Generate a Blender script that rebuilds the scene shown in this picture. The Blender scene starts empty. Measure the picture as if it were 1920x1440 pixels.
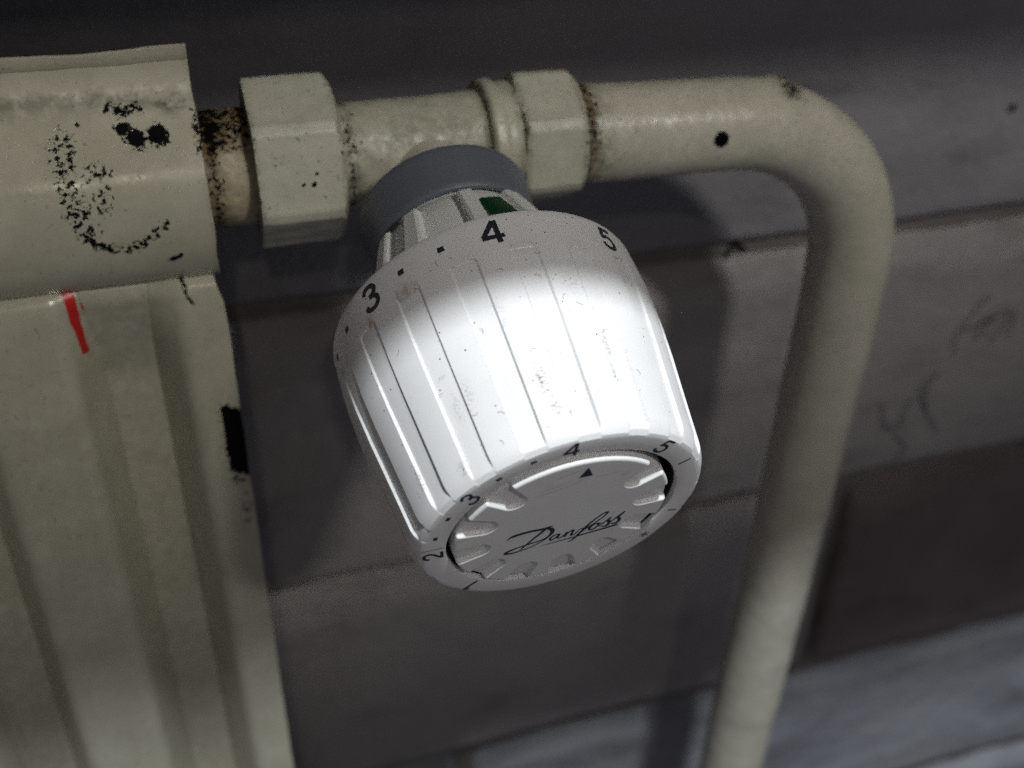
import bpy, bmesh, math, random
import numpy as np
from mathutils import Vector, Matrix

MM = 0.001
rng = np.random.default_rng(7)
scene = bpy.context.scene
COL = scene.collection

# ------------------------------------------------------------------ camera
cam_d = bpy.data.cameras.new('camera')
cam_o = bpy.data.objects.new('camera', cam_d)
COL.objects.link(cam_o)
R = np.array([[0.9544572396573456, -0.1524133288458065, 0.25647915091839407],
              [-0.29790927840588327, -0.5334654520291399, 0.7916215467829507],
              [0.016169091049475226, -0.8319764351719858, -0.5545753076121838]])
# columns of R: camera right, down, forward expressed in world axes
rgt, dwn, fwd = R[:, 0], R[:, 1], R[:, 2]
M = Matrix(((rgt[0], -dwn[0], -fwd[0], -0.04173479),
            (rgt[1], -dwn[1], -fwd[1], -0.18630000),
            (rgt[2], -dwn[2], -fwd[2], 0.07538539),
            (0, 0, 0, 1)))
cam_o.matrix_world = M
cam_d.sensor_fit = 'HORIZONTAL'
cam_d.sensor_width = 36.0
cam_d.lens = 36.0 * 2053.0 / 1920.0
cam_d.clip_start = 0.01
cam_d.clip_end = 20.0
cam_d.dof.use_dof = True
cam_d.dof.focus_distance = 0.157
cam_d.dof.aperture_fstop = 14.5
scene.camera = cam_o

# ------------------------------------------------------------------ world, lamps, exposure
world = bpy.data.worlds.new('World')
scene.world = world
world.use_nodes = True
bg = world.node_tree.nodes['Background']
bg.inputs['Color'].default_value = (0.82, 0.80, 0.92, 1)
bg.inputs['Strength'].default_value = 0.092
scene.view_settings.view_transform = 'Standard'
scene.view_settings.look = 'None'
scene.view_settings.exposure = 0.0
scene.view_settings.gamma = 1.0
scene.cycles.use_denoising = False
scene.cycles.use_adaptive_sampling = False


def area_lamp(name, loc, target, size, power, color, shape='DISK', size_y=None):
    d = bpy.data.lights.new(name, 'AREA')
    d.shape = shape
    d.size = size
    if size_y:
        d.size_y = size_y
    d.energy = power
    d.color = color
    o = bpy.data.objects.new(name, d)
    COL.objects.link(o)
    o.location = loc
    v = Vector(target) - Vector(loc)
    o.rotation_euler = v.to_track_quat('-Z', 'Y').to_euler()
    return o


# hard, almost vertical beam that comes past the edge of the window board
BEAM = math.radians(22.5)
area_lamp('window_light', (0.09, -0.1030 - math.sin(BEAM) * 1.25, 0.105 + math.cos(BEAM) * 1.25), (0.02, -0.02, -0.06), 0.085, 23.0, (0.90, 0.955, 1.0))
# added spot for room light, front right above; cone aimed to darken lower wall
sp = bpy.data.lights.new('room_fill_spot', 'SPOT')
sp.energy = 43.0
sp.color = (1.0, 0.97, 0.90)
sp.shadow_soft_size = 0.08
sp.spot_size = math.radians(50)
sp.spot_blend = 0.05
spo = bpy.data.objects.new('room_fill_spot', sp)
COL.objects.link(spo)
SP = Vector((0.46, -1.18, 0.98))
spo.location = SP
low = Vector((0.10, 0.042, -0.104)) - SP          # lower rim of the cone on the wall
side = low.cross(Vector((0, 0, 1))).normalized()
axis = Matrix.Rotation(math.radians(25.0), 3, side) @ low
spo.rotation_euler = axis.to_track_quat('-Z', 'Y').to_euler()
# small bulb far back in the room (the glints on the paint)
area_lamp('ceiling_bulb', (-0.15, -1.5, 0.98), (0, 0, 0), 0.05, 1.1, (1.0, 0.88, 0.72))

# ------------------------------------------------------------------ helpers


def link(o, parent=None):
    COL.objects.link(o)
    if parent is not None:
        o.parent = parent
    return o


def tag(o, label=None, cat=None, group=None, kind=None):
    if label:
        o['label'] = label
    if cat:
        o['category'] = cat
    if group:
        o['group'] = group
    if kind:
        o['kind'] = kind
    return o


def empty(name, loc=(0, 0, 0)):
    o = bpy.data.objects.new(name, None)
    o.location = [c * MM for c in loc]
    o.empty_display_size = 0.01
    COL.objects.link(o)
    return o


def mesh_obj(name, verts, faces, mat, parent=None, smooth=True, sharp=35, attrs=None, inv=None):
    """verts in mm"""
    me = bpy.data.meshes.new(name)
    v = np.asarray(verts, dtype=float) * MM
    me.from_pydata(v.tolist(), [], faces if isinstance(faces, list) else faces.tolist())
    me.update()
    if smooth:
        me.shade_smooth()
        if sharp:
            me.set_sharp_from_angle(angle=math.radians(sharp))
    if attrs:
        for k, a in attrs.items():
            at = me.attributes.new(k, 'FLOAT', 'POINT')
            at.data.foreach_set('value', np.asarray(a, dtype=np.float32).ravel())
    me.materials.append(mat)
    o = bpy.data.objects.new(name, me)
    return link(o, parent)


def grid_faces(nu, nv, wrap_u=False, flip=False):
    """index = u*nv + v"""
    f = []
    U = nu if wrap_u else nu - 1
    u = np.arange(U)[:, None]
    v = np.arange(nv - 1)[None, :]
    a = u * nv + v
    b = ((u + 1) % nu) * nv + v
    q = np.stack([a, b, b + 1, a + 1], -1).reshape(-1, 4)
    if flip:
        q = q[:, ::-1]
    return q


def smoothstep(x, a, b):
    t = np.clip((x - a) / (b - a), 0, 1)
    return t * t * (3 - 2 * t)


def vnoise(p, scale, seed=0):
    """cheap smooth value noise on points p (n,3)"""
    q = np.asarray(p, float) / scale + seed * 17.3
    i = np.floor(q).astype(int)
    fr = q - i
    fr = fr * fr * (3 - 2 * fr)

    def h(ix, iy, iz):
        n = (ix * 374761393 + iy * 668265263 + iz * 2147483647 + seed * 974711) & 0x7fffffff
        n = ((n ^ (n >> 13)) * 1274126177) & 0x7fffffff
        return ((n ^ (n >> 16)) & 0xffff) / 65535.0
    out = 0
    for dx in (0, 1):
        for dy in (0, 1):
            for dz in (0, 1):
                w = (fr[:, 0] if dx else 1 - fr[:, 0]) * (fr[:, 1] if dy else 1 - fr[:, 1]) * (fr[:, 2] if dz else 1 - fr[:, 2])
                out = out + w * h(i[:, 0] + dx, i[:, 1] + dy, i[:, 2] + dz)
    return out


# ------------------------------------------------------------------ materials


class NT:
    def __init__(self, name):
        self.mat = bpy.data.materials.new(name)
        self.mat.use_nodes = True
        self.t = self.mat.node_tree
        self.b = self.t.nodes['Principled BSDF']
        tc = self.t.nodes.new('ShaderNodeTexCoord')
        mp = self.t.nodes.new('ShaderNodeMapping')
        mp.inputs['Scale'].default_value = (1000, 1000, 1000)   # object metres -> mm
        self.t.links.new(tc.outputs['Object'], mp.inputs['Vector'])
        self.co = mp.outputs['Vector']

    def link(self, a, b):
        self.t.links.new(a, b)

    def noise(self, size, detail=3, rough=0.55, stretch=None, dist=0.0):
        n = self.t.nodes.new('ShaderNodeTexNoise')
        n.inputs['Scale'].default_value = 1.0 / size
        n.inputs['Detail'].default_value = detail
        n.inputs['Roughness'].default_value = rough
        n.inputs['Distortion'].default_value = dist
        src = self.co
        if stretch:
            m = self.t.nodes.new('ShaderNodeMapping')
            m.inputs['Scale'].default_value = stretch
            self.link(src, m.inputs['Vector'])
            src = m.outputs['Vector']
        self.link(src, n.inputs['Vector'])
        return n.outputs['Fac']

    def attr(self, name):
        a = self.t.nodes.new('ShaderNodeAttribute')
        a.attribute_name = name
        return a.outputs['Fac']

    def math(self, op, a, b=None, clamp=False):
        m = self.t.nodes.new('ShaderNodeMath')
        m.operation = op
        m.use_clamp = clamp
        for i, x in enumerate((a, b)):
            if x is None:
                continue
            if isinstance(x, (int, float)):
                m.inputs[i].default_value = x
            else:
                self.link(x, m.inputs[i])
        return m.outputs[0]

    def ramp(self, x, a, b, lo=0.0, hi=1.0):
        m = self.t.nodes.new('ShaderNodeMapRange')
        m.interpolation_type = 'SMOOTHSTEP'
        self.link(x, m.inputs['Value'])
        m.inputs['From Min'].default_value = a
        m.inputs['From Max'].default_value = b
        m.inputs['To Min'].default_value = lo
        m.inputs['To Max'].default_value = hi
        return m.outputs['Result']

    def mix(self, fac, a, b):
        m = self.t.nodes.new('ShaderNodeMix')
        m.data_type = 'RGBA'
        if isinstance(fac, (int, float)):
            m.inputs['Factor'].default_value = fac
        else:
            self.link(fac, m.inputs['Factor'])
        for k, x in (('A', a), ('B', b)):
            sock = [s for s in m.inputs if s.name == k and s.type == 'RGBA'][0]
            if isinstance(x, tuple):
                sock.default_value = (*x, 1)
            else:
                self.link(x, sock)
        return [s for s in m.outputs if s.type == 'RGBA'][0]

    def bump(self, h, dist, strength=1.0, prev=None):
        b = self.t.nodes.new('ShaderNodeBump')
        b.inputs['Strength'].default_value = strength
        b.inputs['Distance'].default_value = dist * MM
        self.link(h, b.inputs['Height'])
        if prev is not None:
            self.link(prev, b.inputs['Normal'])
        return b.outputs['Normal']


def masked(nt, attr, size, edge=0.11, detail=6, rough=0.65):
    """noise broken mask: attribute says how much of the surface is worn"""
    n = nt.noise(size, detail, rough)
    n2 = nt.ramp(n, 0.30, 0.70)
    s = nt.math('ADD', n2, nt.attr(attr))
    return nt.ramp(s, 1.0 - edge, 1.0 + edge)


def paint_mat(name, col, col2, rough=0.38, bump=0.10, coat=0.0):
    nt = NT(name)
    c = nt.mix(nt.ramp(nt.noise(9, 4), 0.35, 0.7), col, col2)
    c = nt.mix(nt.ramp(nt.noise(1.1, 5, 0.7), 0.58, 0.8, 0, 0.22), c, tuple(x * 0.55 for x in col))
    g = nt.math('MULTIPLY', nt.attr('grime'), nt.ramp(nt.noise(2.2, 6, 0.7), 0.30, 0.62), clamp=True)
    c = nt.mix(g, c, (0.060, 0.052, 0.028))
    ru = nt.math('MULTIPLY', nt.attr('rust'), nt.ramp(nt.noise(2.6, 6, 0.65), 0.28, 0.60), clamp=True)
    rc = nt.mix(nt.ramp(nt.noise(1.6, 5), 0.35, 0.65), (0.17, 0.095, 0.035), (0.030, 0.014, 0.007))
    c = nt.mix(ru, c, rc)
    red = nt.attr('red')
    rf = nt.ramp(nt.math('ADD', red, nt.math('MULTIPLY', nt.noise(1.1, 4, 0.7, (1, 1, 0.3)), 0.7)), 0.62, 0.82)
    c = nt.mix(rf, c, (0.48, 0.016, 0.010))
    ch = masked(nt, 'chip', 0.8)
    c = nt.mix(ch, c, (0.0030, 0.0028, 0.0036))
    nt.link(c, nt.b.inputs['Base Color'])
    r = nt.ramp(nt.noise(3.0, 4), 0.3, 0.7, rough - 0.06, rough + 0.10)
    r = nt.math('ADD', r, nt.math('MULTIPLY', nt.math('MAXIMUM', ru, nt.math('MAXIMUM', g, ch)), 0.35), clamp=True)
    nt.link(r, nt.b.inputs['Roughness'])
    nt.link(nt.math('SUBTRACT', 0.5, nt.math('MULTIPLY', ch, 0.45)), nt.b.inputs['Specular IOR Level'])
    h = nt.math('ADD', nt.noise(2.4, 3), nt.math('MULTIPLY', nt.noise(0.55, 3), 0.28))
    h = nt.math('SUBTRACT', h, nt.math('MULTIPLY', ch, 0.8))
    nt.link(nt.bump(h, bump * 1.6, 0.8), nt.b.inputs['Normal'])
    return nt.mat


M_RAD = paint_mat('radiator_enamel', (0.43, 0.41, 0.315), (0.48, 0.46, 0.36), 0.22, 0.03)
M_VALVE = paint_mat('painted_brass', (0.49, 0.48, 0.385), (0.56, 0.55, 0.445), 0.34, 0.10)
M_TAIL = paint_mat('stained_ivory', (0.50, 0.43, 0.27), (0.56, 0.50, 0.36), 0.42, 0.2)
M_NUT = paint_mat('painted_nut', (0.51, 0.505, 0.41), (0.575, 0.565, 0.465), 0.46, 0.10)
M_PIPE = paint_mat('painted_pipe', (0.51, 0.49, 0.395), (0.58, 0.555, 0.455), 0.25, 0.10)


def plastic_mat(name, col, rough=0.42, smudge=0.25, bump=0.02):
    nt = NT(name)
    c = nt.mix(nt.ramp(nt.noise(7, 4), 0.35, 0.75, 0, 0.5), col, tuple(x * 0.93 for x in col))
    c = nt.mix(nt.ramp(nt.noise(0.8, 6, 0.75), 0.66, 0.80, 0, smudge), c, tuple(x * 0.55 for x in col))
    # rubbed in dirt: streaks across the ribs
    d = nt.ramp(nt.noise(0.42, 6, 0.8, (0.45, 1.6, 1.6)), 0.47, 0.58)
    d = nt.math('MULTIPLY', d, nt.attr('dirt'), clamp=True)
    c = nt.mix(d, c, (0.10, 0.08, 0.04))
    br = nt.math('MULTIPLY', nt.attr('brown'), nt.ramp(nt.noise(1.2, 4), 0.3, 0.6), clamp=True)
    c = nt.mix(br, c, (0.30, 0.17, 0.09))
    nt.link(c, nt.b.inputs['Base Color'])
    nt.link(nt.ramp(nt.noise(2.5, 5), 0.3, 0.7, rough - 0.05, rough + 0.1), nt.b.inputs['Roughness'])
    nt.link(nt.bump(nt.noise(0.25, 3), bump, 0.6), nt.b.inputs['Normal'])
    return nt.mat


M_WHITE = plastic_mat('white_plastic', (0.78, 0.78, 0.775), 0.36)
M_BASE = plastic_mat('matt_white_plastic', (0.84, 0.86, 0.83), 0.55, 0.15)
M_COLLAR = plastic_mat('grey_plastic', (0.125, 0.137, 0.168), 0.42, 0.3, 0.04)
M_GREEN = plastic_mat('green_plastic', (0.002, 0.055, 0.016), 0.45, 0.1)


def ink_mat(name, col):
    nt = NT(name)
    c = nt.mix(nt.ramp(nt.noise(0.35, 4), 0.45, 0.8, 0, 0.35), col, tuple(x * 3 + 0.02 for x in col))
    nt.link(c, nt.b.inputs['Base Color'])
    nt.b.inputs['Roughness'].default_value = 0.5
    return nt.mat


M_INK = ink_mat('grey_ink', (0.020, 0.021, 0.032))
M_BLUEINK = ink_mat('blue_ink', (0.010, 0.012, 0.040))


def wall_mat(name, a, b, dirt=(0.045, 0.037, 0.035), rough=0.58):
    nt = NT(name)
    c = nt.mix(nt.ramp(nt.noise(60, 4), 0.35, 0.65), a, b)
    c = nt.mix(nt.ramp(nt.noise(22, 6, 0.65, (0.5, 1, 1.5)), 0.50, 0.78, 0, 0.45), c, dirt)
    c = nt.mix(nt.ramp(nt.noise(34, 5, 0.6, (0.45, 1, 1.6)), 0.52, 0.70, 0, 0.18), c, tuple(min(1, x * 1.7) for x in b))
    c = nt.mix(nt.ramp(nt.noise(2.5, 5, 0.7), 0.55, 0.8, 0, 0.3), c, dirt)
    nt.link(c, nt.b.inputs['Base Color'])
    nt.link(nt.ramp(nt.noise(12, 4), 0.3, 0.7, rough - 0.12, rough + 0.1), nt.b.inputs['Roughness'])
    h = nt.math('ADD', nt.noise(9, 4), nt.math('MULTIPLY', nt.noise(1.8, 4), 0.35))
    nt.link(nt.bump(h, 1.5, 0.8), nt.b.inputs['Normal'])
    return nt.mat


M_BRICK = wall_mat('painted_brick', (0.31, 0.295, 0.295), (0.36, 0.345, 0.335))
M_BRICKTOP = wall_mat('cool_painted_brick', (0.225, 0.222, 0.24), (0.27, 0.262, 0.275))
M_BRICKLIT = wall_mat('beam_tint_brick', (0.235, 0.248, 0.275), (0.28, 0.29, 0.31))  # lower rows: bluish cast of the window beam put into the brick colour
M_BRICKSHADE = wall_mat('dark_shade_brick', (0.16, 0.128, 0.122), (0.20, 0.16, 0.152))  # one right-hand brick: shade on the wall put into its colour
M_MORTAR = wall_mat('painted_mortar', (0.17, 0.15, 0.14), (0.21, 0.185, 0.17), rough=0.75)
M_SILL = wall_mat('grey_stone', (0.30, 0.29, 0.28), (0.36, 0.35, 0.33))
M_PENCIL = ink_mat('pencil', (0.03, 0.028, 0.03))

# ------------------------------------------------------------------ wall of painted bricks
WY = 42.0
PITCH, JOINT = 88.0, 3.5


def rowtop(k):        # top joint centre of row k
    return 34.0 - PITCH * k


wall = empty('brick_wall', (0, WY, -140))
tag(wall, kind='structure')
wz0 = -140.0
# mortar bed, gently uneven
xs = np.linspace(-340, 620, 150)
zs = np.linspace(-430, 260, 110)
XX, ZZ = np.meshgrid(xs, zs, indexing='ij')
P = np.stack([XX.ravel(), np.zeros(XX.size), ZZ.ravel()], 1)
yy = 4.5 + 1.6 * (vnoise(P, 11, 3) - 0.5) + 1.2 * (vnoise(P, 33, 5) - 0.5)
V = np.stack([P[:, 0], yy, P[:, 2] - wz0], 1)
mesh_obj('mortar_bed', V, grid_faces(len(xs), len(zs), flip=False), M_MORTAR, wall, sharp=0)
BL = 300.0
brick_no = 0
for k in range(-2, 5):
    zt = rowtop(k) - JOINT / 2
    zb = rowtop(k + 1) + JOINT / 2
    off = {-2: 20.0, -1: 110.0, 0: -105.0, 1: 35.0, 2: 147.0, 3: 18.0, 4: 120.0}[k]
    for j in range(-2, 3):
        x0 = off + BL * j + JOINT / 2
        x1 = off + BL * (j + 1) - JOINT / 2
        if x1 < -330 or x0 > 610:
            continue
        nx, nz = 100, 42
        # edge-dense parameterisation
        def dens(n, L):
            t = np.linspace(0, 1, n)
            t = 0.5 - 0.5 * np.cos(np.pi * t)
            return t * L
        ux, uz = dens(nx, x1 - x0), dens(nz, zt - zb)
        UX, UZ = np.meshgrid(ux, uz, indexing='ij')
        X_, Z_ = x0 + UX, zb + UZ
        P = np.stack([X_.ravel(), np.zeros(X_.size) + brick_no * 31, Z_.ravel()], 1)
        er = 5.5 + 2.5 * (vnoise(P, 25, 2) - 0.5)
        dx = np.minimum(UX, (x1 - x0) - UX).ravel()
        dzt = ((zt - zb) - UZ).ravel()
        dzb = UZ.ravel()

        def rnd(d, r, depth):
            t = np.clip(1 - d / r, 0, 1)
            return depth * (1 - np.sqrt(np.maximum(0, 1 - t ** 2)))
        yv = rnd(dx, er * 0.7, 7) + rnd(dzb, er * 0.5, 8) + rnd(dzt, er * 0.4, 5) + 5.0 * np.clip(1 - dzt / (10.5 + 3 * (vnoise(P, 26, 15) - .5)), 0, 1) * (0.7 + 0.6 * vnoise(P, 30, 14))
        yv += 2.2 * (vnoise(P * np.array([0.5, 1, 1.3]), 38, 7) - 0.5) + 1.1 * (vnoise(P, 12, 8) - 0.5) + 0.35 * (vnoise(P, 4, 9) - 0.5)
        wob = 1.4 * (vnoise(P, 30, 11) - 0.5)
        V = np.stack([P[:, 0], yv, P[:, 2] + wob - wz0], 1)
        # tilt each brick a hair
        V[:, 1] += (X_.ravel() - x0) * random.Random(brick_no).uniform(-0.005, 0.005)
        nb = len(V)
        # side skirts back into the mortar
        F = grid_faces(nx, nz).tolist()
        ring = [i * nz for i in range(nx)] + [(nx - 1) * nz + j2 for j2 in range(1, nz)] + \
               [i * nz + nz - 1 for i in range(nx - 2, -1, -1)] + [j2 for j2 in range(nz - 2, 0, -1)]
        back = V[ring].copy()
        back[:, 1] = 11
        V = np.vstack([V, back])
        n = len(ring)
        for q in range(n):
            q2 = (q + 1) % n
            F.append([ring[q2], ring[q], nb + q, nb + q2])
        dark = (k == 2 and j == 0)
        mesh_obj('brick', V, F, M_BRICKSHADE if dark else (M_BRICKTOP if k <= 0 else (M_BRICKLIT if k >= 3 else M_BRICK)), wall, sharp=0)
        brick_no += 1


def ribbon(pts, widths, n_sub=8):
    """polyline (x,y) -> smooth ribbon outline quads in 2D"""
    p = np.array(pts, float)
    w = np.array(widths, float)
    # Catmull-Rom
    q, ww = [], []
    for i in range(len(p) - 1):
        p0 = p[max(i - 1, 0)]
        p1, p2 = p[i], p[i + 1]
        p3 = p[min(i + 2, len(p) - 1)]
        for t in np.linspace(0, 1, n_sub, endpoint=False):
            q.append(0.5 * ((2 * p1) + (-p0 + p2) * t + (2 * p0 - 5 * p1 + 4 * p2 - p3) * t * t + (-p0 + 3 * p1 - 3 * p2 + p3) * t ** 3))
            ww.append(w[i] * (1 - t) + w[i + 1] * t)
    q.append(p[-1]); ww.append(w[-1])
    q, ww = np.array(q), np.array(ww)
    d = np.gradient(q, axis=0)
    d /= np.linalg.norm(d, axis=1)[:, None] + 1e-9
    nrm = np.stack([-d[:, 1], d[:, 0]], 1)
    L, Rr = q + nrm * ww[:, None] / 2, q - nrm * ww[:, None] / 2
    V = np.empty((2 * len(q), 2))
    V[0::2], V[1::2] = L, Rr
    F = [[2 * i, 2 * i + 1, 2 * i + 3, 2 * i + 2] for i in range(len(q) - 1)]
    return V, F


# pencil scribble on the wall, right of the pipe
V3, F3 = [], []
for st in [[(172, -98), (171, -92), (175, -83), (180, -79)], [(173, -90), (180, -88), (188, -85)],
           [(178, -95), (179, -88), (182, -87), (181, -94)], [(184, -97), (187, -90), (190, -86), (190, -95)],
           [(165, -108), (166, -116), (171, -124), (174, -128)], [(150, -112), (153, -121), (158, -122), (160, -112)],
           [(168, -104), (163, -110), (167, -118)], [(158, -126), (163, -132), (160, -136)]]:
    v, f = ribbon(st, [0.42] * len(st))
    b0 = len(V3)
    V3 += [(a, -2.0, b - wz0) for a, b in v]
    F3 += [[i + b0 for i in q] for q in f]
mesh_obj('pencil_scribble', V3, F3, M_PENCIL, wall, smooth=False)
# small screw / nail heads stuck in the joints
def lathe(name, prof, mat, parent, n=48, smooth=True, sharp=35, attrs=None, rot=None, loc=(0, 0, 0)):
    prof = np.array(prof, float)
    ang = np.linspace(0, 2 * np.pi, n, endpoint=False)
    V = np.stack([np.outer(np.sin(ang), prof[:, 1]), np.outer(np.cos(ang), prof[:, 1]), np.tile(prof[:, 0], (n, 1))], -1).reshape(-1, 3)
    if rot is not None:
        V = V @ rot.T
    V = V + np.array(loc)
    return mesh_obj(name, V, grid_faces(n, len(prof), wrap_u=True), mat, parent, smooth, sharp)


M_HOLE = plastic_mat('dark_hole', (0.008, 0.007, 0.007), 0.9, 0.0)
for hx, hz, hr in ((94.5, -53.2, 0.8), (169.0, -21.7, 0.7)):
    a_ = np.linspace(0, 2 * np.pi, 9)[:-1]
    mesh_obj('old_nail', [(hx + hr * math.cos(t) * 1.3, -1.4, hz - wz0 + hr * math.sin(t)) for t in a_] + [(hx + hr * math.cos(t) * 1.2, 3.0, hz - wz0 + hr * math.sin(t)) for t in a_],
             [list(range(8))[::-1]] + [[i, (i + 1) % 8, 8 + (i + 1) % 8, 8 + i] for i in range(8)], M_HOLE, wall, smooth=False)

# ------------------------------------------------------------------ window board above (outside the frame, shades the upper part)
sill = empty('window_board', (60, -31.0, 115))
tag(sill, 'thick grey stone window board jutting from the wall above the radiator', 'window sill')
bm = bmesh.new()
bmesh.ops.create_cube(bm, size=1)
for v in bm.verts:
    v.co = Vector((v.co.x * 1.3, v.co.y * 0.146, v.co.z * 0.020))
bmesh.ops.bevel(bm, geom=list(bm.edges), offset=0.0015, segments=3, affect='EDGES')
me = bpy.data.meshes.new('board')
bm.to_mesh(me); bm.free()
me.materials.append(M_SILL)
link(bpy.data.objects.new('board', me), sill)

# ------------------------------------------------------------------ radiator
rad = empty('radiator', (-38, 0, -160))
tag(rad, 'cream enamelled steel panel radiator with vertical flutes, chipped black patches and a red paint streak', 'radiator')
OX, OZ = -38.0, -160.0
xs = np.concatenate([np.linspace(-38.4, -96, 175), np.linspace(-97.5, -260, 90)])[::-1]
# ---- header with the upright flange
zs = np.concatenate([np.linspace(22.4, -15.6, 150)])


def header_y(z):
    # flange leans back a little, bulge is a flattened half round
    y = -2.2 + 0.10 * (z - 12) * (z > 12)
    t = (z + 1.2) / 13.2
    b = np.where(t > 0, np.exp(-(np.abs(t) ** 2.3) * 1.15), np.sqrt(np.maximum(0, 1 - np.abs(z + 1.2) ** 2.2 / 14.4 ** 2.2)))
    y = y - 10.3 * b
    y = np.where(z > 20.8, y - 0.9 * smoothstep(z, 20.8, 21.9), y)
    return y


XX, ZZ = np.meshgrid(xs, zs, indexing='ij')
Xf, Zf = XX.ravel(), ZZ.ravel()
P = np.stack([Xf, 0 * Xf, Zf], 1)
Y = header_y(Zf)
# soften the corner of flange and bulge
Y = Y + 0.35 * (vnoise(P, 9, 21) - 0.5) + 0.25 * (vnoise(P, 23, 22) - 0.5)
endx = np.where(Xf > -39.5, 0.35 * (vnoise(P, 5, 23) - 0.5), 0)
zedge = np.where(Zf > 21.5, 0.8 * (vnoise(P, 6, 24) - 0.5), 0)
V = np.stack([Xf + endx - OX, Y, Zf + zedge - OZ], 1)


def seg_d(px, pz, pts):
    """distance of points to a polyline"""
    d = np.full(px.shape, 1e9)
    for (a, b), (c, e) in zip(pts[:-1], pts[1:]):
        vx, vz = c - a, e - b
        L = vx * vx + vz * vz + 1e-12
        t = np.clip(((px - a) * vx + (pz - b) * vz) / L, 0, 1)
        d = np.minimum(d, np.hypot(px - a - t * vx, pz - b - t * vz))
    return d


def blob(px, pz, cx, cz, rx, rz, k=1.0):
    d = np.hypot((px - cx) / rx, (pz - cz) / rz)
    return k * np.clip(1.35 - d, 0, 1)


W = np.stack([Xf, Y, Zf], 1)
# scraped ring of missing enamel
ringp = [(-59.3, 9.5), (-59.6, 6.5), (-59.4, 3.2), (-58.6, 0.5), (-57.9, -2.6)]
chip = 0.45 * np.clip(1.7 - seg_d(Xf, Zf, ringp) / 1.5, 0, 1)
chip = np.maximum(chip, 0.34 * np.clip(1.5 - seg_d(Xf, Zf, [(-56.0, 5.0), (-53.8, 4.4), (-54.6, 1.2)]) / 1.5, 0, 1))
low = [(-58.0, -3.4), (-56.6, -5.0), (-54.3, -5.8), (-51.8, -6.1), (-49.6, -5.2), (-47.6, -4.0), (-45.6, -2.4)]
chip = np.maximum(chip, 0.60 * np.clip(1.5 - seg_d(Xf, Zf, low) / 0.75, 0, 1) * np.where(Xf > -48.5, 0.72, 1))
chip = np.maximum(chip, blob(Xf, Zf, -57.2, -4.3, 0.9, 0.8, 0.9))
chip = np.maximum(chip, blob(Xf, Zf, -47.4, -4.3, 0.45, 0.45, 1.2))
chip = np.maximum(chip, blob(Xf, Zf, -44.9, 9.1, 1.75, 1.45, 1.5))
chip = np.maximum(chip, blob(Xf, Zf, -48.2, 8.8, 1.7, 1.2, 1.5))
chip = np.maximum(chip, blob(Xf, Zf, -50.0, 10.3, 1.4, 1.0, 1.25))
chip = np.maximum(chip, 0.62 * np.clip(1.4 - seg_d(Xf, Zf, [(-51.8, 13.2), (-50.0, 12.6), (-47.3, 12.9)]) / 0.9, 0, 1))
chip = np.maximum(chip, 0.50 * np.clip(1.4 - seg_d(Xf, Zf, [(-38.8, 11.5), (-38.7, 6.0)]) / 0.8, 0, 1))
chip = np.maximum(chip, 1.2 * np.clip(1.4 - seg_d(Xf, Zf, [(-45.9, -9.0), (-44.2, -8.4)]) / 0.42, 0, 1))
chip = np.maximum(chip, blob(Xf, Zf, -56.6, 11.3, 0.4, 0.4, 0.9))
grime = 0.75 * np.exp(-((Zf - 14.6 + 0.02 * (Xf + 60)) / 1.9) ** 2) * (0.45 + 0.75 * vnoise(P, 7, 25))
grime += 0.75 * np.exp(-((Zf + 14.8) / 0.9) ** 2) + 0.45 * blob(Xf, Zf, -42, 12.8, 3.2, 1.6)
grime += 0.06
rust = 0.0 * Xf + 0.2 * np.exp(-((Xf + 38.6) / 0.5) ** 2)
hd = mesh_obj('header', V, grid_faces(len(xs), len(zs)), M_RAD, rad, sharp=0, attrs={'chip': chip, 'grime': grime, 'rust': rust})
# ---- fluted panel
zs = np.concatenate([np.linspace(-15.4, -90, 110), np.linspace(-91.5, -170, 60), np.linspace(-175, -380, 40)])
XX, ZZ = np.meshgrid(xs, zs, indexing='ij')
Xf, Zf = XX.ravel(), ZZ.ravel()
P = np.stack([Xf, 0 * Xf, Zf], 1)
# trapezoid flutes, period 35: raised face, slope, sunk face, slope
pk = (-(Xf + 45.0)) % 35.0
up_ = np.clip((pk - 17.6) / 4.6, 0, 1)             # right-facing slope
dn_ = np.clip((pk - 0.2) / 5.6, 0, 1)               # left-facing slope
hf = 1 - dn_ + up_                           # 1 raised, 0 sunk
hf = np.where(Xf > -45.0, 1.0, hf)
yflute = 2.4 - 11.0 * hf
valleyness = 1 - hf
fade_v = smoothstep(-Zf, 10, 42)       # valleys deepen below the header
ytop = -7.6
Y = yflute * fade_v + ytop * (1 - fade_v)
lip = 1 - smoothstep(-Zf, 15.4, 18.5)
Y = Y * (1 - lip) + (-2.6) * lip
Y += 0.12 * (vnoise(P, 14, 31) - 0.5) + 0.25 * (vnoise(P, 50, 32) - 0.5)
ex = np.where(Xf > -39.2, 0.3 * (vnoise(P, 4.5, 33) - 0.5) + 0.15 * (vnoise(P, 13, 34) - 0.5), 0)
ex = ex - np.where(Xf > -40.5, 1.8 * (1 - smoothstep(-Zf, 15, 22)), 0) * smoothstep(Xf, -40.5, -38.4)
V = np.stack([Xf + ex - OX, Y, Zf - OZ], 1)
chip = 1.6 * np.clip(1 - np.maximum(np.abs(Xf + 39.6) / 2.6, np.abs(Zf + 51.0 + 0.5 * (Xf + 39)) / 8.6), 0, 0.25) / 0.25
chip = np.maximum(chip, 0.45 * np.clip(1.4 - seg_d(Xf, Zf, [(-41.6, -44), (-40.5, -60)]) / 1.2, 0, 1))
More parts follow.
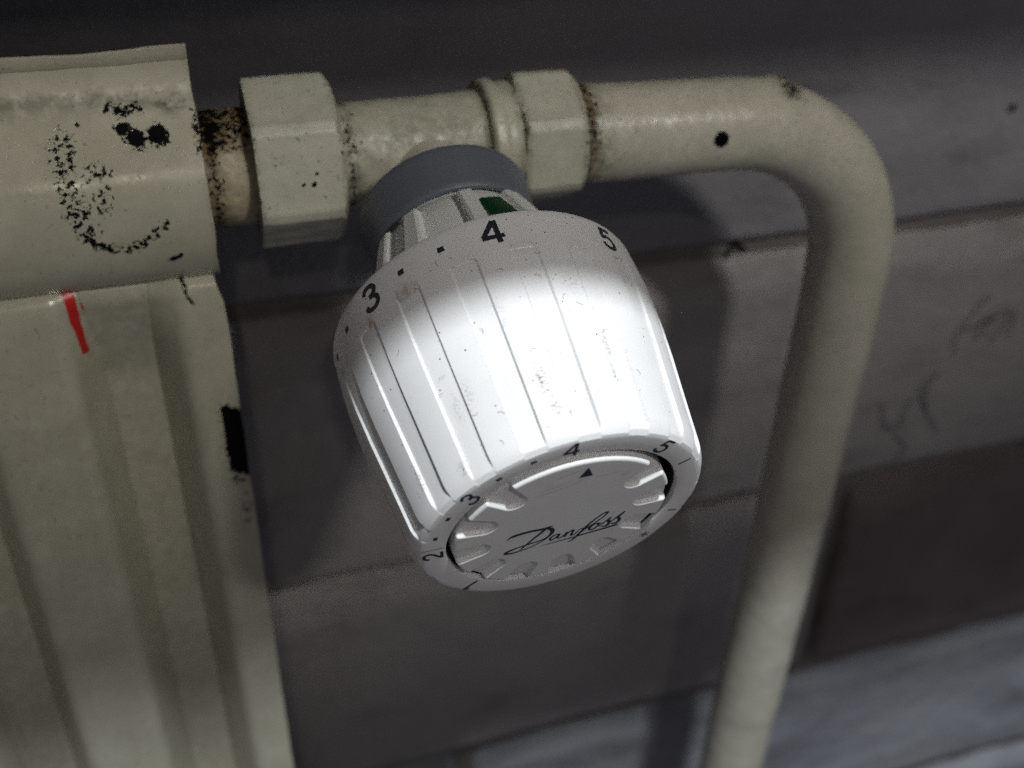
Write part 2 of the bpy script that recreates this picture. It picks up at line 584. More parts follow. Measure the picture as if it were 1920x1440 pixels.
chip = np.maximum(chip, 0.32 * np.clip(1.4 - seg_d(Xf, Zf, [(-39.8, -64), (-40.2, -70)]) / 1.0, 0, 1))
chip = np.maximum(chip, 0.75 * np.clip(1.3 - seg_d(Xf, Zf, [(-45.2, -17.2), (-43.7, -20.5)]) / 0.4, 0, 1))
chip = np.maximum(chip, blob(Xf, Zf, -60.6, -16.8, 0.35, 0.35, 1.0))
red = np.clip(1.5 - seg_d(Xf, Zf, [(-64.2, -16.8), (-64.9, -22.0), (-65.1, -29.0)]) / (0.52 + 0.26 * smoothstep(Zf, -29, -17)), 0, 1) * (0.80 + 0.20 * smoothstep(Zf, -27, -20))
red = np.maximum(red, 0.8 * np.clip(1.4 - np.hypot(Xf + 62.2, Zf + 18.9) / 0.6, 0, 1))
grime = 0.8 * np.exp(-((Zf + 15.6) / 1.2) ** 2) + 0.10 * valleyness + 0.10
pn = mesh_obj('fluted_panel', V, grid_faces(len(xs), len(zs)), M_RAD, rad, sharp=0, attrs={'chip': chip, 'grime': grime, 'red': red})
for o in (hd, pn):
    so = o.modifiers.new('sheet', 'SOLIDIFY')
    so.thickness = 2.2 * MM
    so.offset = -1
# rear sheet of the radiator
V = [(-260 - OX, 10, 2 - OZ), (-43 - OX, 10, 2 - OZ), (-43 - OX, 10, -380 - OZ), (-260 - OX, 10, -380 - OZ),
     (-260 - OX, 12, 2 - OZ), (-43 - OX, 12, 2 - OZ), (-43 - OX, 12, -380 - OZ), (-260 - OX, 12, -380 - OZ)]
F = [[0, 1, 2, 3][::-1], [4, 5, 6, 7], [0, 1, 5, 4], [1, 2, 6, 5], [2, 3, 7, 6], [3, 0, 4, 7]]
mesh_obj('rear_sheet', V, F, M_RAD, rad, smooth=False)

# ------------------------------------------------------------------ valve body with its two nuts
valve = empty('radiator_valve', (0, 0, 0))
tag(valve, 'cream painted radiator valve body with hexagonal nuts and rust stained tail, between radiator and pipe', 'valve')


def xlathe(name, prof, mat, parent, n=96, wob=0.12, seed=0, attrf=None, rfun=None, sharp=35):
    """profile (x, r) turned about the X axis; rfun(phi, x, r) may change the radius"""
    prof = np.array(prof, float)
    ang = np.linspace(0, 2 * np.pi, n, endpoint=False)
    A, Xp = np.meshgrid(ang, prof[:, 0], indexing='ij')
    Rr = np.tile(prof[:, 1], (n, 1))
    if rfun is not None:
        Rr = rfun(A, Xp, Rr)
    V = np.stack([Xp, -Rr * np.cos(A), Rr * np.sin(A)], -1).reshape(-1, 3)
    nz = vnoise(V, 3.5, seed + 40) - 0.5 + 0.6 * (vnoise(V, 9, seed + 41) - 0.5)
    Vr = np.hypot(V[:, 1], V[:, 2])
    k = np.where(Vr > 1, 1 + wob * nz / np.maximum(Vr, 1), 1)
    V[:, 1] *= k
    V[:, 2] *= k
    at = attrf(V) if attrf else None
    return mesh_obj(name, V, grid_faces(n, len(prof), wrap_u=True, flip=False), mat, parent, True, sharp, at)


def dens_prof(pts, step=0.4):
    out = []
    for (a, b), (c, d) in zip(pts[:-1], pts[1:]):
        L = math.hypot(c - a, d - b)
        n = max(1, int(L / step))
        for i in range(n):
            t = i / n
            out.append((a + (c - a) * t, b + (d - b) * t))
    out.append(pts[-1])
    return out


def tail_attr(V):
    x = V[:, 0]
    e = np.exp(-((x + 37.2) / 1.7) ** 2) + np.exp(-((x + 29.3) / 1.9) ** 2)
    top = smoothstep(V[:, 2], 3.5, 8.5)
    return {'rust': np.clip(0.10 + 0.62 * e + 0.5 * top, 0, 1.2), 'grime': 0.25 + 0.6 * top + 0.5 * e,
            'chip': np.clip(0.50 * smoothstep(V[:, 2], 4.5, 9) + 0.36 * np.exp(-((x + 36.8) / 1.2) ** 2), 0, 1)}


xlathe('tail_piece', dens_prof([(-42, 9.9), (-28, 9.9)]), M_TAIL, valve, attrf=tail_attr, seed=1, wob=0.35)


def hexr(Rc, rot_deg, cham):
    rot = math.radians(rot_deg)
    ap = Rc * math.cos(math.pi / 6)

    def f(A, X_, Rr):
        a = (A - rot) % (math.pi / 3) - math.pi / 6
        h = ap / np.cos(a)
        h = np.minimum(h, Rc - 0.5)
        return np.where(Rr > cham, np.minimum(h, Rr), Rr)
    return f


def nut_attr(x0, x1):
    def f(V):
        x = V[:, 0]
        e = np.exp(-((x - x0) / 0.7) ** 2) + np.exp(-((x - x1) / 0.7) ** 2)
        low = smoothstep(-V[:, 2], 9, 13)
        spk = 0
        for cx_, cz_ in ((-22.9, 1.0), (-21.2, 0.9), (-20.4, 2.6)):
            spk = np.maximum(spk, 1.2 * np.clip(1.5 - np.hypot(x - cx_, V[:, 2] - cz_) / 0.32, 0, 1) * (V[:, 1] < -8))
        return {'grime': 0.10 + 0.35 * e + 0.25 * low * vnoise(V, 3, 50), 'rust': 0.15 * e, 'chip': np.maximum(0.26 * e * vnoise(V, 2, 52), spk)}
    return f


# union nut, left (hex edge at +14.6 deg)
xlathe('union_nut', dens_prof([(-30.3, 9.9), (-30.3, 14.9), (-29.6, 17.2), (-18.2, 17.2), (-15.6, 13.4), (-15.5, 10.6), (-15.1, 9.0)], 0.35), M_NUT, valve,
       n=288, rfun=hexr(15.3, 42.0, 11.0), seed=2, wob=0.30, attrf=nut_attr(-30.4, -15.6), sharp=0)


def body_attr(V):
    x = V[:, 0]
    e = np.exp(-((x + 14.0) / 1.6) ** 2) + 0.7 * np.exp(-((x - 11.0) / 1.0) ** 2)
    b = np.exp(-(((x - 0.5) / 12) ** 2 + ((V[:, 1] + 7) / 5) ** 2 + ((V[:, 2] - 3.5) / 4.5) ** 2))
    return {'grime': np.clip(0.16 + 0.5 * e + 0.45 * b, 0, 1.1), 'rust': 0.3 * e, 'chip': 0.22 * e}


xlathe('tee_body', dens_prof([(-15.6, 8.9), (-14.6, 9.3), (-8, 9.35), (6, 9.2), (10.2, 9.5), (11.3, 9.9)]), M_VALVE, valve, seed=3, wob=0.45, attrf=body_attr, n=128)
xlathe('shoulder_ring', dens_prof([(11.0, 9.0), (11.2, 10.9), (11.9, 11.4), (13.6, 11.4), (14.6, 10.6), (15.6, 10.7), (17.2, 11.0), (17.4, 9.0)], 0.3), M_VALVE, valve,
       seed=4, wob=0.35, attrf=nut_attr(11.3, 16.8), n=128, sharp=0)
xlathe('compression_nut', dens_prof([(16.9, 9.0), (17.1, 11.6), (18.4, 13.6), (25.9, 13.6), (28.9, 11.3), (29.2, 10.4), (29.2, 9.0)], 0.35), M_NUT, valve,
       n=288, rfun=hexr(12.75, 30.0, 9.9), seed=5, wob=0.28, attrf=nut_attr(17.4, 28.4), sharp=0)
xlathe('olive', dens_prof([(28.0, 9.4), (30.2, 9.5), (31.2, 9.2)], 0.25), M_VALVE, valve, seed=6, wob=0.5,
       attrf=lambda V: {'rust': 0.9 + 0 * V[:, 0], 'grime': 0.8 + 0 * V[:, 0], 'chip': 0.45 * vnoise(V, 2.5, 60) + 0.1}, n=96)

# frame of the thermostat head: x right, y up, z out along its axis
AW = np.array([0.03409702, -0.93468225, -0.35384527])
UP = np.array([0.01289962, -0.35361006, 0.93530397])
RT = np.cross(UP, AW)
HB = np.stack([RT, UP, AW], 1)      # local -> world
# spindle boss of the tee, on the same axis
lathe('spindle_boss', dens_prof([(2, 6.5), (9.0, 7.8), (12.5, 9.0), (15.0, 10.6), (16.6, 11.0), (17.4, 11.0)], 0.5), M_VALVE, valve, n=96, rot=HB, sharp=50)

# ------------------------------------------------------------------ pipe
pipe = empty('heating_pipe', (97, 0, -60))
tag(pipe, 'cream painted steel pipe leaving the right nut and bending down along the wall', 'pipe')
PR = 9.15
path = []
xa, za = 29.0, -0.2
slope = math.radians(-2.0)
RB = 35.0
XV = 97.0
x = xa
xend = XV - RB * (1 + math.sin(slope))
zend = za + math.tan(slope) * (xend - xa)
for t in np.linspace(0, 1, 90):
    path.append((xa + (xend - xa) * t, zend * t + za * (1 - t)))
cz = zend - RB * math.cos(slope)
cx = XV - RB
for th in np.linspace(90 + math.degrees(slope), 0, 90)[1:]:
    path.append((cx + RB * math.cos(math.radians(th)), cz + RB * math.sin(math.radians(th))))
z = cz
while z > -400:
    z -= 0.8 if z > -200 else 4
    path.append((XV + 0.4 * math.sin((cz - z) / 60.0) - 4.4 * max(0, (cz - z) - 15) / 150.0, z))
path = np.array(path)
tg = np.gradient(path, axis=0)
tg /= np.linalg.norm(tg, axis=1)[:, None]
n = 96
ang = np.linspace(0, 2 * np.pi, n, endpoint=False)
Vp = np.zeros((len(path), n, 3))
for i, a in enumerate(ang):
    o = np.stack([-tg[:, 1], tg[:, 0]], 1)      # in-plane normal (outer side)
    Vp[:, i, 0] = path[:, 0] + o[:, 0] * PR * math.sin(a)
    Vp[:, i, 2] = path[:, 1] + o[:, 1] * PR * math.sin(a)
    Vp[:, i, 1] = -PR * math.cos(a)
Vw = Vp.reshape(-1, 3)
cen = np.repeat(np.stack([path[:, 0], 0 * path[:, 0], path[:, 1]], 1), n, axis=0)
rad_v = Vw - cen
nz = 0.12 * (vnoise(Vw, 4, 71) - 0.5) + 0.35 * (vnoise(Vw, 13, 72) - 0.5)
# paint run on the crown of the bend
sag = 1.1 * np.exp(-(((Vw[:, 0] - 72.5) / 2.2) ** 2 + ((Vw[:, 2] - 6.0) / 3) ** 2 + ((Vw[:, 1] - 2) / 4) ** 2))
Vw = Vw + rad_v / PR * (nz + sag)[:, None]
X_, Y_, Z_ = Vw.T
dotd = np.sqrt((X_ - 56.5) ** 2 + (Y_ + 9.2) ** 2 + (Z_ + 0.6) ** 2)
chip = 1.6 * np.clip((1.75 - dotd) / 0.5, 0, 1)
chip = np.maximum(chip, (0.52 * smoothstep(Z_, -6, 9) + 0.22) * np.clip(1 - (X_ - 29) / (4.5 + 0 * X_), 0, 1))
chip = np.maximum(chip, 0.5 * np.clip(1.3 - np.sqrt((X_ - 74) ** 2 + (Z_ - 6.2) ** 2) / 3, 0, 1) * (Y_ > -6))
rust = 0.95 * np.exp(-((X_ - 29.5) / 2.2) ** 2) + 0.55 * np.exp(-((Z_ + 92) / 26) ** 2) * smoothstep(X_, 99, 105)  # real rust at the nut; the second term paints a reddish reflection
grime = 0.10 + 0.5 * np.exp(-((X_ - 30) / 4.5) ** 2) + 0.7 * blob(X_, Z_, 74, 6.5, 3.5, 2.0)
mesh_obj('pipe_tube', Vw - np.array([97, 0, -60]), grid_faces(len(path), n, False, flip=False).tolist() + [[i * n + n - 1, (i + 1) * n + n - 1, (i + 1) * n, i * n] for i in range(len(path) - 1)],
         M_PIPE, pipe, sharp=0, attrs={'chip': chip, 'rust': rust, 'grime': grime})

# ------------------------------------------------------------------ thermostat head
head = empty('thermostat_head', (0, 0, 0))
tag(head, 'white ribbed plastic thermostatic radiator knob with grey collar, set to four', 'radiator thermostat')
head.matrix_world = Matrix(((HB[0, 0], HB[0, 1], HB[0, 2], 0), (HB[1, 0], HB[1, 1], HB[1, 2], 0), (HB[2, 0], HB[2, 1], HB[2, 2], 0), (0, 0, 0, 1)))

# collar: grey locking ring
lathe('collar', dens_prof([(15.8, 11.0), (15.8, 14.4), (16.3, 15.1), (17.2, 15.3), (20, 15.0), (24.5, 14.45), (25.0, 14.1), (25.1, 13.6), (24.8, 13.3), (20.5, 13.2), (20.5, 8)], 0.6),
      M_COLLAR, head, n=144, sharp=40)
# fixed base with fins
base = lathe('base', dens_prof([(20.6, 12.4), (24.8, 12.7), (26.2, 13.8), (29, 15.1), (34, 16.7), (39, 18.0), (43, 18.6), (43, 10)], 0.8), M_BASE, head, n=144, sharp=45)


def fin_mesh(name, ang_deg, w0, w1, parent, mat, prof):
    """prof: list (s, r_outer) ; sunk to r=12"""
    a = math.radians(ang_deg)
    V, F = [], []
    m = len(prof)
    for i, (s, r) in enumerate(prof):
        w = w0 + (w1 - w0) * i / (m - 1)
        rin = 12.0
        for (x_, y_) in ((-w * 1.35, rin), (-w * 0.95, r - 0.35), (-w * 0.7, r), (w * 0.7, r), (w * 0.95, r - 0.35), (w * 1.35, rin)):
            V.append((x_ * math.cos(a) + y_ * math.sin(a), -x_ * math.sin(a) + y_ * math.cos(a), s))
    for i in range(m - 1):
        for j in range(5):
            b = i * 6 + j
            F.append([b, b + 1, b + 7, b + 6])
    F.append([0, 1, 2, 3, 4, 5][::-1])
    F.append([(m - 1) * 6 + j for j in range(6)])
    return mesh_obj(name, V, F, mat, parent, True, 30)


FINP = [(27.0, 14.4), (27.3, 15.8), (30.0, 16.9), (34, 18.3), (38, 19.7), (42.6, 21.7)]
for a in (-100, -62, -39, -4.0, 26, 62, 98, 140, 180, -140):
    fin_mesh('fin', a, 1.15, 2.0, base, M_BASE, FINP)
# green pointer
gp = [(30.9, 15.0), (31.2, 17.5), (35, 19.3), (39, 20.9), (43.0, 22.2)]
fin_mesh('pointer', 5.8, 1.9, 2.7, head, M_GREEN, gp)

# handwheel shell
PH, tr = [], []
half = 4.25
for k in range(18):
    c = 20.0 * k
    for d in (-10, -8.6, -7.2, -6.0, -5.1, -4.62, -4.36, -4.14, -3.9, -3.6, -2.4, -1.2, 0, 1.2, 2.4, 3.6, 3.9, 4.14, 4.36, 4.62, 5.1, 6.0, 7.2, 8.6):
        PH.append(c + d)
PH = np.radians(np.array(PH))
dd = np.degrees(PH) % 20.0
dd = np.minimum(dd, 20 - dd)               # distance to channel centre
chan = 1 - smoothstep(dd, 3.95, 4.55)


def r_out(s):
    return np.interp(s, [42, 42.3, 42.7, 49.2, 51, 56, 62, 68, 72, 78.5, 80], [24.9, 25.25, 25.35, 25.42, 25.38, 25.02, 24.34, 23.5, 22.95, 22.08, 21.8])


S = [(42.35, None)]
svals = np.concatenate([[42.3, 42.45, 42.7, 43.5, 45, 47, 49.0, 49.30, 49.36, 49.42, 49.48, 49.7], np.linspace(50.5, 75.5, 51), np.linspace(75.8, 79.2, 18)])
rows = []
for s in svals:
    ro = r_out(s)
    dep = 0 if s < 49.33 else np.interp(s, [49.33, 49.48, 56, 68, 76, 79.2], [0, 0.13, 0.28, 0.44, 0.52, 0.55])
    roll = 0.0
    if s > 76.6:
        t = (s - 76.6) / 2.7
        roll = 0.90 * t ** 2.2
    rc = ro - dep - (0 if s < 78.75 else 0.5 * ((s - 78.75) / 0.45) ** 2)
    rr = (ro - roll) * (1 - chan) + rc * chan
    rows.append((s, rr))
# face side
one = np.ones_like(PH)
for s, r in ((79.34, 20.75), (79.40, 20.3), (79.40, 18.9), (79.40, 17.75), (79.33, 17.52), (79.1, 17.42), (76.0, 17.35), (73.5, 17.3), (73.5, 8.0)):
    rows.append((s, one * r))
rows.insert(0, (42.3, one * 24.6))
rows.insert(0, (42.3, one * 16.0))
nv = len(rows)
V = np.zeros((len(PH), nv, 3))
for j, (s, rr) in enumerate(rows):
    V[:, j, 0] = rr * np.sin(PH)
    V[:, j, 1] = rr * np.cos(PH)
    V[:, j, 2] = s
V = V.reshape(-1, 3)
PHd = np.degrees(np.arctan2(V[:, 0], V[:, 1]))
Sd = V[:, 2]
rrv = np.hypot(V[:, 0], V[:, 1])
dirt = np.zeros(len(V))
for (a, s, wa, ws, k) in [(-9.6, 70, 1.9, 2.6, 1.0), (-8.6, 74.2, 1.9, 1.6, 0.95), (-4.0, 75.4, 1.6, 0.9, 0.7), (17.4, 66, 1.2, 1.6, 0.75), (16.4, 70.5, 0.9, 2.0, 1.0),
                          (-34, 68, 1.8, 2.2, 0.5), (-39.4, 69, 1.6, 2.0, 0.4), (-45.5, 77, 1.5, 0.9, 1.0), (-65, 73.6, 1.0, 2.2, 0.85), (-15, 60, 3, 3, 0.25), (12, 56, 3, 2, 0.3)]:
    dirt = np.maximum(dirt, k * np.exp(-((PHd - a) / wa) ** 2 - ((Sd - s) / ws) ** 2))
outer = rrv > 21
# dirt caught along the upper end of the channels
ee = np.exp(-((Sd - 49.4) / 0.12) ** 2) * outer
chv = np.repeat(chan, nv)
dirt = np.maximum(dirt * outer, 0.7 * ee * chv)
wallm = np.repeat(((dd > 3.7) & (dd < 4.9)).astype(float), nv)
dirt = np.maximum(dirt, 0.28 * wallm * outer * (Sd > 49.5) * vnoise(np.stack([PHd * 0.6, Sd, 0 * Sd], 1), 3.0, 90))
brown = 0.8 * np.exp(-((Sd - 49.3) / 0.5) ** 2) * outer * (0.15 + 0.85 * (np.abs(PHd + 47) < 14)) * chv
brown = np.maximum(brown, 0.9 * np.exp(-((PHd + 84) / 4) ** 2 - ((Sd - 48.6) / 0.8) ** 2))
wheel = mesh_obj('handwheel', V, grid_faces(len(PH), nv, wrap_u=True), M_WHITE, head, sharp=28, attrs={'dirt': dirt, 'brown': brown})

# ---- printed characters -------------------------------------------------


DIGITS = {
    '4': [[(.50, .98), (.02, .32)], [(-.03, .29), (.74, .29)], [(.53, 1.0), (.53, 0)]],
    '3': [[(.05, .76), (.14, .92), (.34, .96), (.53, .89), (.59, .75), (.50, .60), (.28, .545)],
          [(.28, .535), (.52, .49), (.64, .28), (.54, .10), (.33, .04), (.12, .10), (.03, .27)]],
    '5': [[(.64, .93), (.14, .93)], [(.18, .97), (.09, .46)],
          [(.10, .50), (.30, .60), (.54, .53), (.63, .33), (.54, .11), (.32, .04), (.12, .10), (.03, .25)]],
    '2': [[(.04, .70), (.12, .89), (.32, .96), (.53, .89), (.59, .70), (.47, .48), (.20, .24), (.06, .08)], [(.02, .07), (.66, .07)]],
    '1': [[(.38, 0), (.38, 1)], [(.36, .95), (.12, .78)]]}


def glyph(ch, size, width, shear=0.0):
    """digit drawn as printed strokes; returns (x, y, layer) and faces, centred, height = size (mm)"""
    V, F = [], []
    for i, st in enumerate(DIGITS[ch]):
        v, f = ribbon(st, [width / size] * len(st), 8 if len(st) > 2 else 3)
        b0 = len(V)
        V += [((x_ - 0.33 + shear * (y_ - .5)) * size, (y_ - 0.5) * size, i * 0.004) for x_, y_ in v]
        F += [[q + b0 for q in ff] for ff in f]
    return np.array(V), F


def on_band(v, ang, s0, lift=0.05):
    """x -> tangential, y -> towards the wall, on the number ring"""
    out = []
    for p_ in v:
        x_, y_ = p_[0], p_[1]
        s = s0 - y_
        r = r_out(s) + lift + (p_[2] if len(p_) > 2 else 0)
        a = math.radians(ang) + x_ / r
        out.append((r * math.sin(a), r * math.cos(a), s))
    return out


def on_face(v, ang, r0, z=79.43):
    a = math.radians(ang)
    out = []
    for p_ in v:
        x_, y_ = p_[0], p_[1]
        X1 = x_ * math.cos(a) + (r0 + y_) * math.sin(a)
        Y1 = -x_ * math.sin(a) + (r0 + y_) * math.cos(a)
        out.append((X1, Y1, z + (p_[2] if len(p_) > 2 else 0)))
    return out


def square(w, h):
    return np.array([(-w / 2, -h / 2), (w / 2, -h / 2), (w / 2, h / 2), (-w / 2, h / 2)]), [[0, 1, 2, 3]]


for ch, a in (('5', 37.2), ('4', -8.0), ('3', -54.0), ('2', -98.5), ('1', -143.0)):
    v, f = glyph(ch, 4.3, 0.78)
    mesh_obj('digit', on_band(v, a, 45.6), f, M_INK, wheel, smooth=False)
    v, f = glyph(ch, 2.9, 0.46, 0.12)
    mesh_obj('digit', on_face(v, {'5': 38.2, '4': -6.8, '3': -52.3, '2': -97.0, '1': -140.6}[ch], 19.35), f, M_BLUEINK, wheel, smooth=False)
for a in (-25.0, -40.0, -70.5, -85.5, -114, -128):
    v, f = square(1.0, 0.95)
    mesh_obj('dot', on_band(v, a, 45.55), f, M_INK, wheel, smooth=False)
for a in (-22.2, -37.1, -66.9, -81.9):
    v, f = square(0.85, 0.62)
    mesh_obj('dot', on_face(v, a, 19.5), f, M_BLUEINK, wheel, smooth=False)
for a, r, L in ((59.6, 19.3, 2.0), (104.2, 19.2, 1.5), (-91.3, 19.5, 3.4)):
    v, f = square(0.30 if L < 3 else 0.14, L)
    mesh_obj('tick', on_face(v, a, r), f, M_BLUEINK, wheel, smooth=False)
# frost mark: six pointed star of three bars
V3, F3 = [], []
for i, t in enumerate((0, 60, 120)):
    v, f = square(0.2, 1.7)
    c_, s_ = math.cos(math.radians(t)), math.sin(math.radians(t))
    v = v @ np.array([[c_, s_], [-s_, c_]])
    b0 = len(V3)
    V3 += on_face(v, 125.4, 19.2, 79.43 + 0.004 * i)
    F3 += [[q + b0 for q in ff] for ff in f]
mesh_obj('frost_mark', V3, F3, M_BLUEINK, wheel, smooth=False)

# ---- cap with finger notches --------------------------------------------
CR = 16.35
CA = 3.5
notch_c = [a + CA for a in (46.5, 76.5, 106.5, 136.5, 166.5, -46.5, -76.5, -106.5, -136.5, -166.5)]
rr_ = np.concatenate([np.linspace(0.3, 8.6, 26), np.linspace(8.8, CR, 72)])
th_ = np.linspace(0, 2 * np.pi, 900, endpoint=False)
TH, RRc = np.meshgrid(th_, rr_, indexing='ij')
Xc, Yc = RRc * np.sin(TH), RRc * np.cos(TH)
hgt = np.zeros_like(Xc)
for a in notch_c:
    A_ = math.radians(a)
    u_ = Xc * math.cos(A_) - Yc * math.sin(A_)      # across
    w_ = Xc * math.sin(A_) + Yc * math.cos(A_)      # outward
    # capsule from r=12 outward, width grows outward
    hw = 1.70 + 0.14 * np.clip(w_ - 12.7, 0, 6)
    wc = np.maximum(w_, 12.7)
    d = np.hypot(u_, w_ - wc) - hw
    d = np.where(w_ < 0, 9, d)
    dep = 0.66 + 0.04 * np.clip(w_ - 11, 0, 6)
    hgt = np.minimum(hgt, -dep * (1 - smoothstep(d, -0.42, 0.20)))
rim = np.clip((RRc - (CR - 0.5)) / 0.5, 0, 1)
hgt -= 0.5 * (1 - np.sqrt(np.maximum(0, 1 - rim ** 2)))
top = 79.85
Vc = np.stack([Xc, Yc, top + hgt], -1)
# centre and skirt
nu, nvv = len(th_), len(rr_)
skirt = np.stack([1.0 * Xc[:, -1] * 1.004, Yc[:, -1] * 1.004, np.full(nu, 75.0)], -1)[:, None, :]
skirt2 = np.stack([Xc[:, -1] * 1.006, Yc[:, -1] * 1.006, np.full(nu, 73.6)], -1)[:, None, :]
Vc = np.concatenate([Vc, skirt, skirt2], 1)
nvv += 2
F = grid_faces(nu, nvv, wrap_u=True, flip=True).tolist()
Vc = Vc.reshape(-1, 3)
Vc[:, 0] -= 0.2
Vc[:, 1] -= 0.3
F.append([i * nvv for i in range(nu)][::-1])
cap = mesh_obj('cap', Vc, F, M_WHITE, head, sharp=40)
# added black liner; paints the deep shadow in the gap round the cap
M_GAPSHADE = plastic_mat('gap_shade_black', (0.012, 0.012, 0.014), 0.5, 0.1)
lathe('gap_shade_liner', [(78.5, 17.42), (78.5, 17.25), (75.2, 17.2), (75.2, 8)], M_GAPSHADE, head, n=96, sharp=40)
# triangle mark
v = [(-1.05, -1.1), (1.05, -1.1), (0.0, 1.25)]
mesh_obj('triangle_mark', [(p[0] * 0.998 + 0.9, p[1] + 13.3, top + 0.03) for p in v], [[0, 1, 2]], M_BLUEINK, cap, smooth=False)
# script lettering
strokes = [
    ([(-8.57, -1.87), (-8.13, -1.25), (-7.5, -0.86), (-6.22, -0.60), (-4.81, -0.50), (-3.34, -0.62), (-2.5, -0.50), (-1.6, -0.25)], [.05, .35, .75, .62, .62, .62, .6, .12]),
    ([(-2.6, -0.6), (-3.39, -1.85), (-4.18, -2.95), (-4.85, -4.05), (-5.53, -5.1), (-5.95, -5.75)], [.55, .5, .42, .40, .34, .12]),
    ([(-2.67, -0.52), (-1.75, -1.2), (-1.45, -2.3), (-1.92, -3.4), (-2.96, -4.1), (-4.69, -4.45), (-6.21, -4.75), (-7.57, -5.26), (-8.17, -5.81), (-7.2, -6.2), (-5.19, -5.86), (-3.58, -5.16), (-2.2, -4.0), (-1.75, -3.0)],
     [.5, .75, .65, .42, .36, .34, .36, .5, .6, .42, .3, .26, .26, .3]),
    ([(-0.2, -3.35), (-0.9, -3.4), (-1.4, -4.1), (-1.2, -4.8), (-0.6, -4.3), (-0.05, -3.35), (-0.25, -4.4), (0.25, -4.6), (0.8, -3.9)], [.3, .3, .4, .34, .28, .32, .36, .28, .24]),
    ([(0.8, -3.9), (1.15, -3.3), (0.85, -4.7)], [.26, .36, .38]),
    ([(0.85, -4.4), (1.5, -3.4), (2.05, -3.1), (1.9, -4.5), (2.4, -4.5), (2.95, -3.7)], [.24, .3, .4, .38, .3, .24]),
    ([(1.75, -6.5), (2.45, -6.2), (3.3, -4.5), (4.1, -2.7), (5.15, -1.0), (6.1, 0.05), (6.8, 0.25), (6.5, -0.7), (5.4, -2.1), (4.0, -3.6), (3.5, -4.3)], [.15, .36, .46, .42, .34, .34, .4, .3, .26, .26, .2]),
    ([(2.9, -3.4), (3.7, -3.2), (4.6, -3.0)], [.22, .28, .2]),
    ([(5.85, -2.65), (5.15, -2.8), (4.65, -3.6), (4.9, -4.25), (5.55, -4.05), (6.05, -3.2), (5.75, -2.65), (6.5, -2.9)], [.32, .36, .44, .36, .34, .36, .3, .2]),
    ([(6.2, -3.7), (7.0, -2.6), (7.75, -1.6)], [.24, .28, .32]),
    ([(7.7, -1.65), (7.45, -2.4), (7.75, -3.2), (7.45, -4.05), (6.6, -3.9)], [.32, .48, .52, .46, .24]),
    ([(7.5, -3.6), (8.5, -2.3), (9.75, -0.75)], [.24, .30, .38]),
    ([(9.55, -1.0), (9.0, -2.1), (9.35, -3.0), (9.0, -3.85), (8.15, -3.7)], [.32, .48, .52, .46, .24]),
    ([(-2.87, -5.85), (-1.04, -5.72), (0.67, -5.55), (2.4, -5.40), (4.35, -5.12), (6.82, -4.82), (9.3, -4.45)], [.07, .16, .24, .3, .36, .44, .5]),
]
V3, F3 = [], []
for i, (pts, w) in enumerate(strokes):
    v, f = ribbon(pts, w, 7)
    b0 = len(V3)
    V3 += [(a_, b_, top + 0.02 + 0.003 * i) for a_, b_ in v]
    F3 += [[q + b0 for q in ff] for ff in f]
mesh_obj('script_logo', V3, F3, M_BLUEINK, cap, smooth=False)
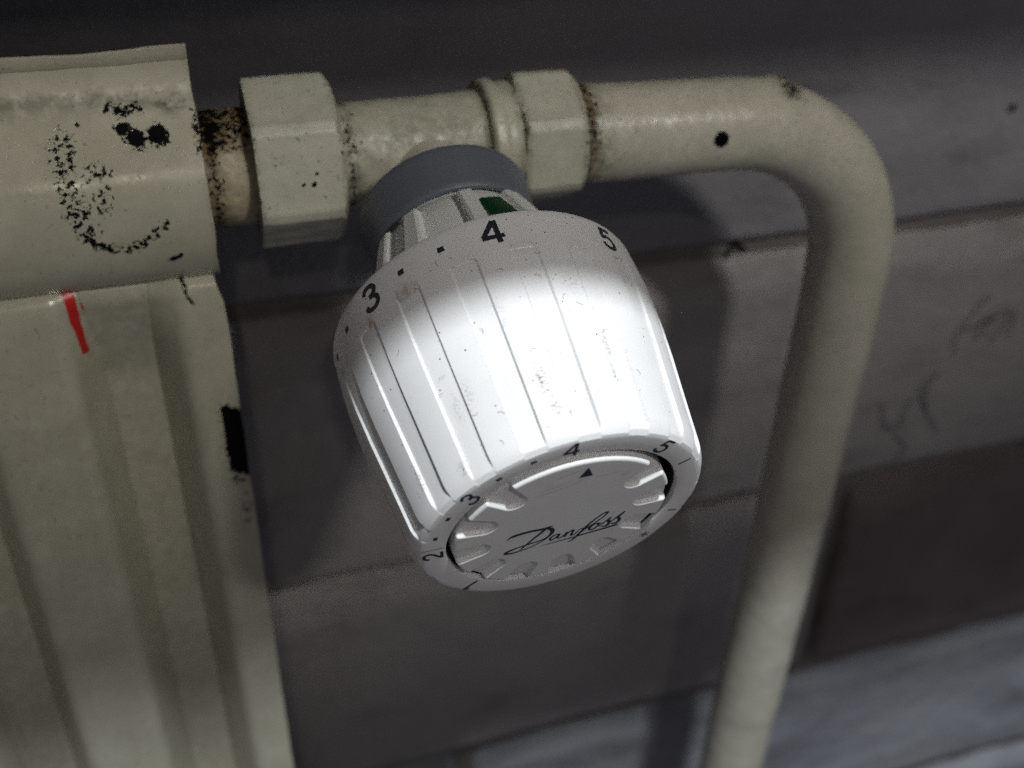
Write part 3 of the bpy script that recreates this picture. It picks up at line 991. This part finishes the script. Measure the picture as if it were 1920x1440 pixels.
# fine scratches above the lettering
V3, F3 = [], []
for i, st in enumerate([[(-5.6, 10.2), (-3, 11.0), (-0.6, 12.0)], [(-6.0, 9.2), (-3, 10.0), (0.5, 11.3)], [(-5.0, 11.8), (-3.8, 12.1)], [(-4.8, 11.0), (-3.2, 11.6)],
                        [(-3.4, 13.2), (-1.0, 13.9), (1.0, 14.2)], [(6.4, 10.8), (8.0, 11.2)], [(6.6, 10.3), (7.8, 10.7)], [(2.5, 11.5), (6, 11.6)]]):
    v, f = ribbon(st, [0.02] + [0.07] * (len(st) - 2) + [0.02] if len(st) > 2 else [0.05, 0.03])
    b0 = len(V3)
    V3 += [(a_, b_, top + 0.012 + 0.002 * i) for a_, b_ in v]
    F3 += [[q + b0 for q in ff] for ff in f]
mesh_obj('scratch_marks', V3, F3, ink_mat('scratch_dirt', (0.11, 0.10, 0.095)), cap, smooth=False)
# hairs and specks of dirt lying on the wheel
V3, F3 = [], []
R2 = random.Random(5)


def on_wheel(a_deg, s, lift=0.03):
    r = float(r_out(s)) + lift
    a = math.radians(a_deg)
    return (r * math.sin(a), r * math.cos(a), s)


hairs = [(-27.5, 48.0), (-11, 52.5), (-10, 66), (-44, 66), (-41, 64), (-22, 61), (8, 58), (13, 60), (-52, 57), (-33, 71), (-25, 73), (2, 55), (19, 64), (-30, 76), (-14, 76.5), (26, 70), (5, 50.5)]
for (a0, s0) in hairs:
    t0 = R2.uniform(0, 6.28)
    cur = R2.uniform(-1.3, 1.3)
    pts = [(0.0, 0.0)]
    for q in range(6):
        t0 += cur * 0.35
        pts.append((pts[-1][0] + 0.19 * math.cos(t0), pts[-1][1] + 0.19 * math.sin(t0)))
    v, f = ribbon(pts, [0.02] + [0.05] * 5 + [0.02], 3)
    b0 = len(V3)
    V3 += [on_wheel(a0 + math.degrees(x_ / 24), s0 + y_, 0.04) for x_, y_ in v]
    F3 += [[q + b0 for q in ff] for ff in f]
for i in range(110):
    a0, s0 = R2.uniform(-75, 60), R2.uniform(43.2, 76)
    w = R2.uniform(0.05, 0.14)
    ch_ = abs(((a0 + 10) % 20) - 10) < 4.2 and s0 > 49.3
    lift = 0.03 - (0.0 if not ch_ else float(np.interp(s0, [49.33, 49.48, 56, 68, 76], [0, 0.13, 0.28, 0.44, 0.52])))
    b0 = len(V3)
    k = 5
    for q in range(k):
        t = 2 * math.pi * q / k
        V3.append(on_wheel(a0 + math.degrees(w * math.cos(t) * R2.uniform(0.6, 1.2) / 24), s0 + w * math.sin(t) * R2.uniform(0.6, 1.2), lift))
    F3.append([b0 + q for q in range(k)])
o = mesh_obj('dirt_specks', V3, F3, ink_mat('speck_dirt', (0.05, 0.045, 0.035)), wheel, smooth=False)
tag(o, kind='stuff')
